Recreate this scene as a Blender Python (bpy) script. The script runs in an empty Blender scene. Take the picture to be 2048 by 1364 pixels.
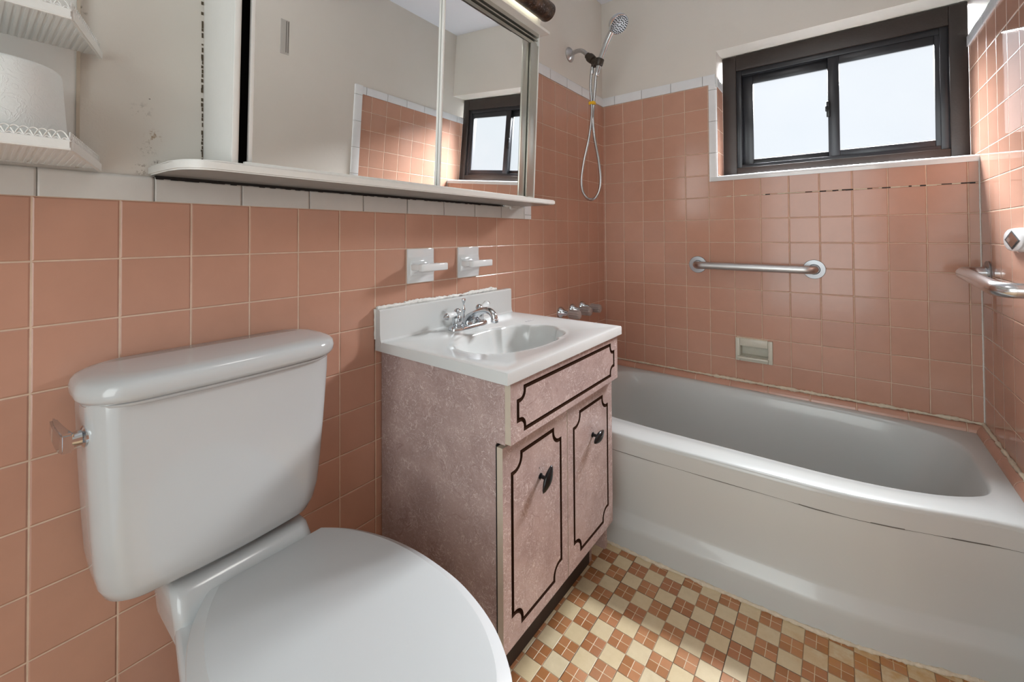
import bpy, bmesh, math, random
from mathutils import Vector, Matrix
random.seed(7)
PI = math.pi
S = bpy.context.scene
COL = S.collection

# ------------------------------------------------------------------ camera
cam_d = bpy.data.cameras.new('camera'); cam = bpy.data.objects.new('camera', cam_d); COL.objects.link(cam)
Rv = Vector((0.79204952, 0.6104233, -0.00639979)); Uv = Vector((0.01340926, -0.00691608, 0.99988617))
Fv = Vector((-0.61030955, 0.79204518, 0.0136632)); CAM = Vector((1.05108214, -2.19079721, 1.089872))
M = Matrix.Identity(4)
for i in range(3):
    M[i][0] = Rv[i]; M[i][1] = Uv[i]; M[i][2] = -Fv[i]; M[i][3] = CAM[i]
cam.matrix_world = M
cam_d.sensor_fit = 'HORIZONTAL'; cam_d.sensor_width = 36
cam_d.lens = 846.717 / 2048 * 36
cam_d.shift_x = (1024 - 1027.905) / 2048
cam_d.shift_y = (460.381 - 682) / 2048
cam_d.clip_start = 0.02
S.camera = cam

# ------------------------------------------------------------------ world, lights, exposure
w = bpy.data.worlds.new('world'); S.world = w; w.use_nodes = True
w.node_tree.nodes['Background'].inputs[0].default_value = (0.90, 0.95, 1.0, 1)
w.node_tree.nodes['Background'].inputs[1].default_value = 0.9
def area(name, loc, target, sx, sy, power, col=(1, 1, 1)):
    l = bpy.data.lights.new(name, 'AREA'); l.shape = 'RECTANGLE'; l.size = sx; l.size_y = sy
    l.energy = power; l.color = col
    o = bpy.data.objects.new(name, l); COL.objects.link(o); o.location = loc
    o.rotation_euler = (Vector(target) - Vector(loc)).to_track_quat('-Z', 'Y').to_euler()
    return o
# bright upper sky outside the window (shines down through the frosted panes)
area('sky_light', (1.02, 1.25, 2.95), (1.0, 0.1, 1.68), 1.9, 1.7, 7600, (1.0, 0.995, 0.97))
# added fill lamp, unseen, shining in through the doorway behind the camera
area('doorway_fill', (0.90, -3.35, 1.15), (0.75, -1.2, 0.95), 1.0, 1.7, 15, (0.93, 1.0, 0.972))
S.view_settings.view_transform = 'Standard'; S.view_settings.look = 'None'
S.view_settings.gamma = 1; S.view_settings.use_curve_mapping = False
S.view_settings.exposure = 0.32

# ------------------------------------------------------------------ material helpers
class NT:
    def __init__(s, name):
        s.m = bpy.data.materials.new(name); s.m.use_nodes = True
        s.t = s.m.node_tree; s.n = s.t.nodes; s.l = s.t.links
        s.b = s.n['Principled BSDF']
    def node(s, typ, **kw):
        x = s.n.new(typ)
        for k, v in kw.items(): setattr(x, k, v)
        return x
    def put(s, sock, v):
        if isinstance(v, (int, float)): sock.default_value = v
        elif isinstance(v, tuple): sock.default_value = v if len(v) != 3 or len(sock.default_value) == 3 else (*v, 1)
        else: s.l.new(v, sock)
    def math(s, op, a, b=0.0, c=None):
        x = s.node('ShaderNodeMath', operation=op)
        s.put(x.inputs[0], a); s.put(x.inputs[1], b)
        if c is not None: s.put(x.inputs[2], c)
        return x.outputs[0]
    def sm(s, v, lo, hi, t0=0.0, t1=1.0):
        x = s.node('ShaderNodeMapRange', interpolation_type='SMOOTHSTEP')
        s.put(x.inputs[0], v); s.put(x.inputs[1], lo); s.put(x.inputs[2], hi); s.put(x.inputs[3], t0); s.put(x.inputs[4], t1)
        return x.outputs[0]
    def mix(s, f, a, b):
        x = s.node('ShaderNodeMix', data_type='RGBA')
        s.put(x.inputs[0], f); s.put(x.inputs[6], a); s.put(x.inputs[7], b)
        return x.outputs[2]
    def pos(s):
        g = s.node('ShaderNodeNewGeometry'); x = s.node('ShaderNodeSeparateXYZ'); s.l.new(g.outputs['Position'], x.inputs[0])
        return g.outputs['Position'], x.outputs[0], x.outputs[1], x.outputs[2]
    def comb(s, x, y, z=0.0):
        c = s.node('ShaderNodeCombineXYZ'); s.put(c.inputs[0], x); s.put(c.inputs[1], y); s.put(c.inputs[2], z); return c.outputs[0]
    def noise(s, vec, scale, detail=2.0, rough=0.5, dist=0.0):
        x = s.node('ShaderNodeTexNoise'); s.put(x.inputs['Vector'], vec)
        x.inputs['Scale'].default_value = scale; x.inputs['Detail'].default_value = detail
        x.inputs['Roughness'].default_value = rough; x.inputs['Distortion'].default_value = dist
        return x.outputs[0], x.outputs[1]
    def rnd(s, vec):
        x = s.node('ShaderNodeTexWhiteNoise', noise_dimensions='3D'); s.l.new(vec, x.inputs[0]); return x.outputs[0], x.outputs[1]
    def bump(s, h, strength=1.0, dist=1.0):
        x = s.node('ShaderNodeBump'); s.put(x.inputs['Height'], h)
        x.inputs['Strength'].default_value = strength; x.inputs['Distance'].default_value = dist
        s.l.new(x.outputs[0], s.b.inputs['Normal'])
    def out(s, col=None, rough=None, metal=None, spec=None, coat=None):
        if col is not None: s.put(s.b.inputs['Base Color'], col)
        if rough is not None: s.put(s.b.inputs['Roughness'], rough)
        if metal is not None: s.put(s.b.inputs['Metallic'], metal)
        if spec is not None: s.put(s.b.inputs['Specular IOR Level'], spec)
        if coat is not None: s.put(s.b.inputs['Coat Weight'], coat)
        return s.m

def lin(r, g, b):
    f = lambda c: (c / 255 / 12.92) if c <= 10 else ((c / 255 + .055) / 1.055) ** 2.4
    return (f(r), f(g), f(b), 1)

def plain(name, col, rough=0.4, metal=0.0, bumpy=0.0, spec=None, var=0.0, scale=30):
    t = NT(name); p = t.pos()[0]
    c = col
    if var:
        f, _ = t.noise(p, scale, 4, .6)
        c = t.mix(f, tuple(x * (1 - var) for x in col[:3]) + (1,), tuple(min(1, x * (1 + var)) for x in col[:3]) + (1,))
    if bumpy:
        f, _ = t.noise(p, 180, 3, .6); t.bump(t.math('MULTIPLY', f, bumpy))
    return t.out(c, rough, metal, spec)

def tile_mat(name, ua, u0, base, pu=.108, pv=.108, va='z', v0=1.161, grout=lin(214, 190, 168), gw=.0011, rough=.12, tilt=.0006, ripple=.00022):
    t = NT(name); P, X, Y, Z = t.pos(); ax = {'x': X, 'y': Y, 'z': Z}
    u = t.math('DIVIDE', t.math('SUBTRACT', ax[ua], u0), pu)
    v = t.math('DIVIDE', t.math('SUBTRACT', ax[va], v0), pv) if va else None
    def edge(w_, p_):
        f = t.math('SUBTRACT', t.math('FRACT', w_), .5)
        return t.math('MULTIPLY', t.math('SUBTRACT', .5, t.math('ABSOLUTE', f)), p_), f
    eu, fu = edge(u, pu)
    if v is not None:
        ev, fv = edge(v, pv); e = t.math('MINIMUM', eu, ev)
        cell = t.comb(t.math('FLOOR', u), t.math('FLOOR', v), 1.0)
    else:
        e, fv = eu, 0.0; cell = t.comb(t.math('FLOOR', u), 3.0, 1.0)
    wob, _ = t.noise(P, 60, 2)
    e2 = t.math('ADD', e, t.math('MULTIPLY', t.math('SUBTRACT', wob, .5), .0009))
    g = t.sm(e2, gw * .75, gw * 1.3, 1.0, 0.0)
    r, rc = t.rnd(cell)
    cloud, _ = t.noise(P, 14, 4, .6)
    k = t.math('ADD', t.math('MULTIPLY', t.math('SUBTRACT', r, .5), .07), t.math('MULTIPLY', t.math('SUBTRACT', cloud, .5), .16))
    hsv = t.node('ShaderNodeHueSaturation'); hsv.inputs['Color'].default_value = base
    t.put(hsv.inputs['Value'], t.math('ADD', 1.0, k))
    gn, _ = t.noise(P, 25, 3)
    gcol = t.mix(t.sm(gn, .35, .62), tuple(c * .88 for c in grout[:3]) + (1,), grout)
    col = t.mix(g, hsv.outputs[0], gcol)
    # glaze: rounded edges, a slight tilt of each tile, a faint ripple
    sep = t.node('ShaderNodeSeparateColor'); t.l.new(rc, sep.inputs[0])
    h = t.sm(e, 0.0006, 0.0036, 0.0, 0.0011)
    tl = t.math('ADD', t.math('MULTIPLY', fu, t.math('SUBTRACT', sep.outputs[0], .5)), t.math('MULTIPLY', fv, t.math('SUBTRACT', sep.outputs[1], .5)))
    h = t.math('ADD', h, t.math('MULTIPLY', tl, tilt))
    rip, _ = t.noise(P, 38, 2, .5)
    h = t.math('ADD', h, t.math('MULTIPLY', rip, ripple))
    t.bump(h)
    t.b.inputs['IOR'].default_value = 1.48
    return t.out(col, t.math('ADD', rough, t.math('MULTIPLY', g, .5)))

PINK = lin(187, 143, 123)
M_tileL = tile_mat('pink_tile_left', 'y', -.072, PINK, rough=.17)
M_tileB = tile_mat('pink_tile_back', 'x', .0117, PINK, rough=.17)
M_tileR = tile_mat('pink_tile_right', 'y', -.009, PINK, rough=.035, tilt=.00015, ripple=.00006)
M_pink = tile_mat('pink_trim', 'x', .03, PINK, pu=.152, va=None, rough=.2)
M_pinkY = tile_mat('pink_trim_side', 'y', .03, PINK, pu=.152, va=None, rough=.2)
CAPC = lin(224, 226, 228); CG = lin(150, 150, 148)
M_capL = tile_mat('cap_tile_left', 'y', -2.119, lin(205, 204, 200), pu=.1508, va=None, grout=lin(120, 118, 112), gw=.0009, rough=.33)
M_capU = tile_mat('cap_tile_upper', 'y', -.097, CAPC, pu=.1508, va=None, grout=CG, gw=.0012, rough=.2)
M_capB = tile_mat('cap_tile_back', 'x', .073, CAPC, pu=.1522, va=None, grout=CG, gw=.0012, rough=.2)
M_capV = tile_mat('cap_tile_upright', 'z', 1.33, CAPC, pu=.152, va=None, grout=CG, gw=.0010, rough=.2)

# painted plaster with faint roller texture and a few old stains
def paint_mat(name, col, stains=False):
    t = NT(name); P, X, Y, Z = t.pos()
    f, _ = t.noise(P, 3.0, 4, .6); c = t.mix(f, tuple(x * .96 for x in col[:3]) + (1,), tuple(x * 1.04 for x in col[:3]) + (1,))
    if stains:
        n1, _ = t.noise(P, 120, 3, .7); n2, _ = t.noise(P, 45, 4, .7)
        def spot(y, z, r, amt, colr, c):
            d = t.math('POWER', t.math('ADD', t.math('POWER', t.math('SUBTRACT', Y, y), 2), t.math('POWER', t.math('SUBTRACT', Z, z), 2)), .5)
            m = t.math('MULTIPLY', t.sm(d, r * .3, r, 1, 0), t.sm(n1, .5, .62)); return t.mix(t.math('MULTIPLY', m, amt), c, colr)
        c = spot(-1.967, 1.287, .018, .8, lin(150, 125, 95), c)
        c = spot(-1.975, 1.262, .020, .5, lin(120, 112, 104), c)
        c = spot(-1.985, 1.335, .022, .4, lin(140, 135, 128), c)
        c = spot(-1.962, 1.235, .010, .8, lin(110, 100, 92), c)
        c = spot(-1.985, 1.222, .016, .7, lin(120, 105, 90), c)
        c = spot(-2.068, 1.497, .014, .9, lin(96, 84, 58), c)
        dots = t.math('MULTIPLY', t.sm(t.noise(P, 95, 1, .5)[0], .80, .83), t.sm(t.math('ABSOLUTE', t.math('ADD', Z, -1.3)), .05, .16, .8, 0))
        c = t.mix(dots, c, lin(90, 80, 72))
    b, _ = t.noise(P, 260, 3, .6); b2, _ = t.noise(P, 12, 3, .6)
    t.bump(t.math('ADD', t.math('MULTIPLY', b, .00022), t.math('MULTIPLY', b2, .0012)))
    return t.out(c, .55)
M_paint = paint_mat('wall_paint', lin(212, 207, 199))
M_paintL = paint_mat('wall_paint_stained', lin(212, 207, 199), True)
M_ceil = plain('ceiling_paint', lin(232, 236, 246), .6)
M_white = plain('white_gloss_paint', lin(226, 226, 223), .35, bumpy=.0002, var=.03)
M_wood_w = plain('white_painted_wood', lin(222, 221, 217), .4, bumpy=.0003, var=.04)

def floor_mat():
    t = NT('mosaic_floor'); P, X, Y, Z = t.pos(); p_ = .0523
    u = t.math('DIVIDE', t.math('SUBTRACT', X, .437), p_); v = t.math('DIVIDE', t.math('SUBTRACT', Y, -1.186), p_)
    iu, iv = t.math('FLOOR', u), t.math('FLOOR', v)
    par = t.math('FLOORED_MODULO', t.math('ADD', iu, iv), 2.0)          # 0 cream, 1 brown
    def edge(w_, q):
        return t.math('MULTIPLY', t.math('SUBTRACT', .5, t.math('ABSOLUTE', t.math('SUBTRACT', t.math('FRACT', w_), .5))), q)
    e1 = t.math('MINIMUM', edge(u, p_), edge(v, p_))
    u2, v2 = t.math('MULTIPLY', u, 2.0), t.math('MULTIPLY', v, 2.0)
    e2 = t.math('MINIMUM', edge(u2, p_ / 2), edge(v2, p_ / 2))
    n, _ = t.noise(P, 130, 2); nn = t.math('MULTIPLY', t.math('SUBTRACT', n, .5), .0006)
    g1 = t.sm(t.math('ADD', e1, nn), .0005, .0011, 1, 0); g2 = t.sm(t.math('ADD', e2, nn), .0006, .0012, 1, 0)
    r1, c1 = t.rnd(t.comb(iu, iv, 2.0)); r2, c2 = t.rnd(t.comb(t.math('FLOOR', u2), t.math('FLOOR', v2), 5.0))
    cloud, _ = t.noise(P, 40, 4, .6)
    cream = t.mix(cloud, lin(196, 180, 146), lin(222, 210, 180))
    cream = t.mix(t.math('MULTIPLY', r1, .35), cream, lin(205, 180, 130))
    br = t.mix(t.sm(r2, 0, 1), lin(164, 112, 70), lin(188, 135, 96))
    br = t.mix(t.math('MULTIPLY', t.sm(r1, .55, 1.0), .5), br, lin(160, 100, 70))
    br = t.mix(t.math('MULTIPLY', cloud, .35), br, lin(150, 96, 52))
    inner = t.mix(g2, br, lin(214, 196, 166))
    col = t.mix(par, cream, inner)
    gg, _ = t.noise(P, 9, 2)
    gcol = t.mix(t.sm(gg, .4, .6), lin(120, 98, 74), lin(170, 150, 122))
    col = t.mix(g1, col, gcol)
    # seams of the mosaic sheets, darker with dirt
    s1 = t.math('MULTIPLY', edge(t.math('DIVIDE', t.math('ADD', iu, .0), 1.0), 1), 0)
    su = t.math('DIVIDE', t.math('SUBTRACT', X, .437 + p_ * 1), p_ * 6); sv = t.math('DIVIDE', t.math('SUBTRACT', Y, -1.186 + p_ * 5), p_ * 12)
    sm = t.math('MAXIMUM', t.sm(edge(su, p_ * 6), .0006, .0014, 1, 0), t.sm(edge(sv, p_ * 12), .0006, .0014, 1, 0))
    col = t.mix(t.math('MULTIPLY', sm, .8), col, lin(70, 56, 44))
    # yellowed, rusty patch towards the far right end of the tub
    d, _ = t.noise(P, 16, 4, .65)
    rust = t.math('MULTIPLY', t.math('MULTIPLY', t.sm(X, .75, 1.15), t.sm(Y, -.98, -.80)), t.sm(d, .38, .62))
    col = t.mix(t.math('MULTIPLY', rust, .65), col, lin(186, 132, 60))
    h = t.math('ADD', t.sm(e1, .0003, .0016, 0, .0006), t.math('MULTIPLY', t.math('MULTIPLY', par, t.sm(e2, .0003, .0014, 0, .0005)), 1.0))
    h = t.math('ADD', h, t.math('MULTIPLY', cloud, .0004)); t.bump(h)
    return t.out(col, .30)
M_floor = floor_mat()

def porcelain(name, col=lin(214, 214, 213), rough=.07, cloudy=False):
    t = NT(name); P = t.pos()[0]
    f, _ = t.noise(P, 5, 3); c = t.mix(f, tuple(x * .97 for x in col[:3]) + (1,), col)
    return t.out(c, rough, 0, None, .25)
M_porc = porcelain('toilet_porcelain', lin(186, 189, 190), .12)
M_seat = porcelain('seat_plastic', lin(178, 181, 182), .32)
M_tub = porcelain('tub_enamel', lin(193, 198, 197), .26)
M_sink = porcelain('cultured_marble', lin(200, 202, 201), .12)
M_ceramic = porcelain('white_ceramic', lin(216, 219, 220), .10)
M_dish = plain('aged_ceramic', lin(200, 198, 184), .3, bumpy=.0006, var=.10, scale=60)
M_chrome = plain('chrome', (.62, .65, .68, 1), .09, 1.0)
M_steel = plain('brushed_steel', (.56, .56, .56, 1), .36, 1.0, var=.10, scale=15)
M_steel2 = plain('polished_steel', (.66, .67, .68, 1), .20, 1.0, var=.15, scale=9)
M_oldchrome = plain('worn_chrome', (.50, .50, .50, 1), .28, 1.0, var=.35, scale=90)
M_flange = plain('dull_steel', (.38, .39, .41, 1), .38, 1.0, var=.08, scale=20)
M_hose = plain('steel_hose', (.52, .53, .54, 1), .26, 1.0)
M_black = plain('black_metal', lin(24, 24, 26), .22, .3)
M_dark = plain('dark_gap', lin(14, 13, 13), .6)
M_bronze = plain('bronze_plastic', lin(58, 50, 42), .4, .2)
M_yellow = plain('yellow_band', lin(226, 178, 30), .5)
M_alu = plain('satin_aluminium', (.52, .52, .47, 1), .30, .85, var=.06, scale=12)
M_winbrown = plain('dark_brown_paint', lin(44, 35, 31), .42, bumpy=.0005, var=.18, scale=25)
M_winblack = plain('black_window_frame', lin(33, 33, 37), .30, .1, var=.2)
M_caulk = plain('white_caulk', lin(222, 222, 218), .5, bumpy=.0016, var=.06, scale=80)
M_oldcaulk = plain('aged_caulk', lin(208, 197, 176), .7, bumpy=.002, var=.22, scale=110)
M_rubber = plain('black_nozzles', lin(40, 40, 42), .4)
M_edge = plain('raw_board_edge', lin(186, 174, 158), .5, var=.08, scale=60)
M_groove = plain('routed_groove', lin(46, 31, 23), .9, spec=0.0, var=.3, scale=200, bumpy=.0005)
M_cupm = None

def laminate():
    t = NT('marbled_pink_laminate'); P, X, Y, Z = t.pos()
    d, dc = t.noise(P, 9, 3, .6)
    vm = t.node('ShaderNodeVectorMath', operation='MULTIPLY_ADD'); t.l.new(dc, vm.inputs[0]); vm.inputs[1].default_value = (.055,) * 3; t.l.new(P, vm.inputs[2])
    a, _ = t.noise(vm.outputs[0], 11, 4, .6)
    base = t.mix(t.sm(a, .35, .65), lin(158, 136, 132), lin(173, 151, 146))
    # fine curling white feathers
    n1, _ = t.noise(vm.outputs[0], 30, 2, .55, 2.4)
    rid = t.sm(t.math('ABSOLUTE', t.math('SUBTRACT', n1, .5)), .0, .026, 1, 0)
    n3, _ = t.noise(P, 44, 2, .55, 2.6)
    rid2 = t.sm(t.math('ABSOLUTE', t.math('SUBTRACT', n3, .5)), .0, .024, 1, 0)
    m, _ = t.noise(P, 13, 3, .6)
    mask = t.sm(m, .36, .56)
    col = t.mix(t.math('MULTIPLY', t.math('MULTIPLY', rid, mask), .75), base, lin(216, 200, 196))
    col = t.mix(t.math('MULTIPLY', rid2, .45), col, lin(206, 190, 187))
    n2, _ = t.noise(vm.outputs[0], 6, 2, .5)
    dk = t.sm(t.math('ABSOLUTE', t.math('SUBTRACT', n2, .47)), 0, .006, 1, 0)
    col = t.mix(t.math('MULTIPLY', dk, .30), col, lin(128, 98, 98))
    return t.out(col, .26)
M_lam = laminate()

def bronze_rust():
    t = NT('rusted_bronze_shade'); P = t.pos()[0]
    a, _ = t.noise(P, 22, 5, .7); b, _ = t.noise(P, 130, 4, .7)
    c = t.mix(t.sm(a, .4, .65), lin(56, 46, 40), lin(104, 82, 64)); c = t.mix(t.math('MULTIPLY', t.sm(b, .58, .68), .7), c, lin(150, 145, 146))
    t.bump(t.math('MULTIPLY', b, .0012)); return t.out(c, .38, .55)
M_rust = bronze_rust()

def embossed():
    t = NT('embossed_white_paper'); P = t.pos()[0]
    a, _ = t.noise(P, 42, 3, .6, 1.5); r = t.sm(t.math('ABSOLUTE', t.math('SUBTRACT', a, .5)), 0, .06, 1, 0)
    b, _ = t.noise(P, 240, 2); t.bump(t.math('ADD', t.math('MULTIPLY', r, .00022), t.math('MULTIPLY', b, .0002)))
    return t.out(lin(228, 232, 231), .6)
M_cup = embossed()

def mirror_mat():
    t = NT('mirror_glass'); return t.out((.96, .97, .96, 1), 0.0, 1.0)
M_mirror = mirror_mat()

def pane_mat():
    t = NT('frosted_glass'); P = t.pos()[0]
    n, _ = t.noise(P, 3, 2); n2, _ = t.noise(P, 160, 2)
    c = t.mix(n, (.80, .86, .92, 1), (.92, .95, .98, 1))
    em = t.node('ShaderNodeEmission'); t.put(em.inputs[0], c); em.inputs[1].default_value = .80
    tr = t.node('ShaderNodeBsdfTransparent'); tr.inputs[0].default_value = (.95, .97, 1, 1)
    gl = t.node('ShaderNodeBsdfGlossy'); gl.inputs['Roughness'].default_value = .35
    mx = t.node('ShaderNodeMixShader'); mx.inputs[0].default_value = .45
    t.l.new(em.outputs[0], mx.inputs[1]); t.l.new(tr.outputs[0], mx.inputs[2])
    mx2 = t.node('ShaderNodeMixShader'); mx2.inputs[0].default_value = .04
    t.l.new(mx.outputs[0], mx2.inputs[1]); t.l.new(gl.outputs[0], mx2.inputs[2])
    t.l.new(mx2.outputs[0], t.n['Material Output'].inputs[0]); return t.m
M_pane = pane_mat()
def emit(name, col, s):
    t = NT(name); t.b.inputs['Emission Color'].default_value = col; t.b.inputs['Emission Strength'].default_value = s; return t.out(col, .4)
M_lampglow = emit('lamp_glow', (1.0, .95, .74, 1), 2.2)
M_fill_lamp = emit('fill_lamp_glass', (1.0, .975, .94, 1), 7.5)  # glow of the added, unseen ceiling fill lamp
def acrylic():
    t = NT('smoky_clear_acrylic'); t.b.inputs['Transmission Weight'].default_value = .65; return t.out((.72, .66, .64, 1), .12)
M_acryl = acrylic()

# ------------------------------------------------------------------ mesh helpers
def obj(name, bm, mats, parent=None, smooth=None):
    me = bpy.data.meshes.new(name)
    bmesh.ops.recalc_face_normals(bm, faces=bm.faces)
    bm.to_mesh(me); bm.free()
    for m in (mats if isinstance(mats, (list, tuple)) else [mats]): me.materials.append(m)
    o = bpy.data.objects.new(name, me); COL.objects.link(o)
    if parent: o.parent = parent
    if smooth is not None:
        for p in me.polygons: p.use_smooth = True
        if smooth < 179:
            bpy.context.view_layer.objects.active = o
            md = o.modifiers.new('edge', 'EDGE_SPLIT'); md.split_angle = math.radians(smooth)
    return o
def tag(o, label, cat, group=None):
    o['label'] = label; o['category'] = cat
    if group: o['group'] = group
    return o
def thing(name, label, cat, loc=(0, 0, 0), group=None):
    # an Empty at the thing's base; parts are built in room coordinates and kept there
    o = bpy.data.objects.new(name, None); COL.objects.link(o); o.location = loc; o.empty_display_size = .05
    return tag(o, label, cat, group)
def part(name, bm, mats, root, smooth=None, label=None):
    lv = Vector((0, 0, 0)); q = root
    while q: lv += q.location; q = q.parent
    bmesh.ops.translate(bm, verts=bm.verts, vec=-lv)
    o = obj(name, bm, mats, root, smooth)
    if label: o['label'] = label
    return o
def struct(name, bm, mats, parent=None, smooth=None):
    o = obj(name, bm, mats, parent, smooth)
    if not parent: o['kind'] = 'structure'
    return o
def B(): return bmesh.new()
def box(bm, x0, y0, z0, x1, y1, z1, mi=0, bev=0, seg=2, mat=None):
    vs = [bm.verts.new((x, y, z)) for x in (x0, x1) for y in (y0, y1) for z in (z0, z1)]
    fs = [bm.faces.new([vs[i] for i in f]) for f in ((0, 1, 3, 2), (4, 6, 7, 5), (0, 4, 5, 1), (2, 3, 7, 6), (0, 2, 6, 4), (1, 5, 7, 3))]
    for f in fs: f.material_index = mi
    if bev:
        es = list({e for f in fs for e in f.edges})
        r = bmesh.ops.bevel(bm, geom=es, offset=bev, segments=seg, profile=.5, affect='EDGES')
        for f in r['faces']: f.material_index = mi
        vs = list({v for f in bm.faces for v in f.verts}) if mat else vs
    if mat is not None: bmesh.ops.transform(bm, matrix=mat, verts=vs)
    return vs
def loft(bm, loops, close=True, cap0=False, cap1=False, mi=0):
    R = [[bm.verts.new(p) for p in L] for L in loops]
    n = len(R[0])
    for a, b in zip(R, R[1:]):
        for i in range(n if close else n - 1):
            j = (i + 1) % n
            f = bm.faces.new((a[i], a[j], b[j], b[i])); f.material_index = mi
    if cap0: bm.faces.new(list(reversed(R[0]))).material_index = mi
    if cap1: bm.faces.new(R[-1]).material_index = mi
    return R
def frame_from(d):
    d = Vector(d).normalized(); a = Vector((0, 0, 1)) if abs(d.z) < .9 else Vector((1, 0, 0))
    u = d.cross(a).normalized(); v = d.cross(u).normalized(); return u, v, d
def lathe(bm, origin, axis, prof, n=32, mi=0, cap=True):
    # prof: (distance along axis, radius)
    u, v, d = frame_from(axis); o = Vector(origin); L = []
    for t_, r in prof:
        r = max(r, 1e-5); L.append([o + d * t_ + (u * math.cos(a) + v * math.sin(a)) * r for a in (2 * PI * i / n for i in range(n))])
    loft(bm, L, True, cap, cap, mi)
def tube(bm, pts, r, n=16, mi=0, cap=True):
    pts = [Vector(p) for p in pts]; L = []; up = None
    for i, p in enumerate(pts):
        d = (pts[min(i + 1, len(pts) - 1)] - pts[max(i - 1, 0)]).normalized()
        if up is None: u, v, _ = frame_from(d)
        else:
            u = (up - d * up.dot(d)).normalized(); v = d.cross(u)
        up = u; rr = r[i] if isinstance(r, (list, tuple)) else r
        L.append([p + (u * math.cos(a) + v * math.sin(a)) * rr for a in (2 * PI * k / n for k in range(n))])
    loft(bm, L, True, cap, cap, mi)
def smooth_path(P, k=8):
    P = [Vector(p) for p in P]; Q = [P[0]] + P + [P[-1]]; out = []
    for i in range(1, len(Q) - 2):
        a, b, c, d = Q[i - 1:i + 3]
        for s in range(k):
            t = s / k
            out.append(.5 * ((2 * b) + (c - a) * t + (2 * a - 5 * b + 4 * c - d) * t * t + (3 * b - a - 3 * c + d) * t ** 3))
    out.append(P[-1]); return out
def prism(bm, poly, d0, d1, axis='x', mi=0):
    def p3(a, b, c): return {'x': (c, a, b), 'y': (a, c, b), 'z': (a, b, c)}[axis]
    A = [bm.verts.new(p3(a, b, d0)) for a, b in poly]; Bv = [bm.verts.new(p3(a, b, d1)) for a, b in poly]
    n = len(poly)
    bm.faces.new(A).material_index = mi; bm.faces.new(list(reversed(Bv))).material_index = mi
    for i in range(n): bm.faces.new((A[i], A[(i + 1) % n], Bv[(i + 1) % n], Bv[i])).material_index = mi

# ------------------------------------------------------------------ room shell
XR, YB, ZC, YREAR = 1.445, 0.0, 2.40, -2.80
REC = .12
bm = B(); box(bm, -.12, YREAR - .1, -.08, XR + .12, .18, 0); struct('floor', bm, M_floor)
bm = B(); box(bm, -.12, YREAR - .1, ZC, XR + .12, .18, ZC + .08); struct('ceiling', bm, M_ceil)
# left wall: plaster with a 6 mm tile skin (wainscot, taller in the shower)
bm = B(); box(bm, -.12, YREAR - .1, 0, -.006, .18, ZC, 0)
box(bm, -.006, YREAR, 0, 0, -.712, 1.161, 1); box(bm, -.006, -.712, 0, 0, 0, 1.812, 1)
struct('wall_left', bm, [M_paintL, M_tileL])
# right wall
bm = B(); box(bm, XR + .006, YREAR - .1, 0, XR + .12, .18, ZC, 0)
box(bm, XR, YREAR, 0, XR + .006, -.727, 1.161, 1); box(bm, XR, -.727, 0, XR + .006, REC, 1.795, 1)
struct('wall_right', bm, [M_paint, M_tileR])
# back wall with the window opening (x .592..XR, z 1.366..1.972)
WX0, WZ0, WZ1 = .590, 1.366, 1.972
bm = B()
box(bm, -.006, .006, 0, WX0, .18, ZC, 0); NX0, NX1, NZ0, NZ1 = .676, .792, .530, .582
box(bm, WX0, .006, 0, XR + .006, .18, NZ0, 0); box(bm, WX0, .006, NZ1, XR + .006, .18, WZ0, 0); box(bm, WX0, .006, NZ0, NX0, .18, NZ1, 0); box(bm, NX1, .006, NZ0, XR + .006, .18, NZ1, 0); box(bm, NX0, .05, NZ0, NX1, .18, NZ1, 0); box(bm, WX0, .006, WZ1, XR + .006, .18, ZC, 0)
box(bm, 0, 0, 0, WX0 - .012, .006, 1.812, 1); box(bm, WX0 - .012, 0, 0, XR, .006, NZ0, 1); box(bm, WX0 - .012, 0, NZ1, XR, .006, WZ0 - .014, 1); box(bm, WX0 - .012, 0, NZ0, NX0, .006, NZ1, 1); box(bm, NX1, 0, NZ0, XR, .006, NZ1, 1)
box(bm, WX0, .006, WZ0, WX0 + .004, REC, 1.80, 1)      # tiled cheek of the recess
struct('wall_back', bm, [M_paint, M_tileB])
# rear wall with the doorway behind the camera
bm = B(); box(bm, -.12, YREAR - .1, 0, .42, YREAR, ZC); box(bm, 1.32, YREAR - .1, 0, XR + .12, YREAR, ZC); box(bm, .42, YREAR - .1, 2.04, 1.32, YREAR, ZC)
struct('wall_rear', bm, M_paint)
bm = B()
box(bm, .34, YREAR, 0, .42, YREAR + .015, 2.12, bev=.003); box(bm, 1.32, YREAR, 0, 1.40, YREAR + .015, 2.12, bev=.003); box(bm, .42, YREAR, 2.04, 1.32, YREAR + .015, 2.12, bev=.003)
struct('trim_1', bm, M_white)

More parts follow.
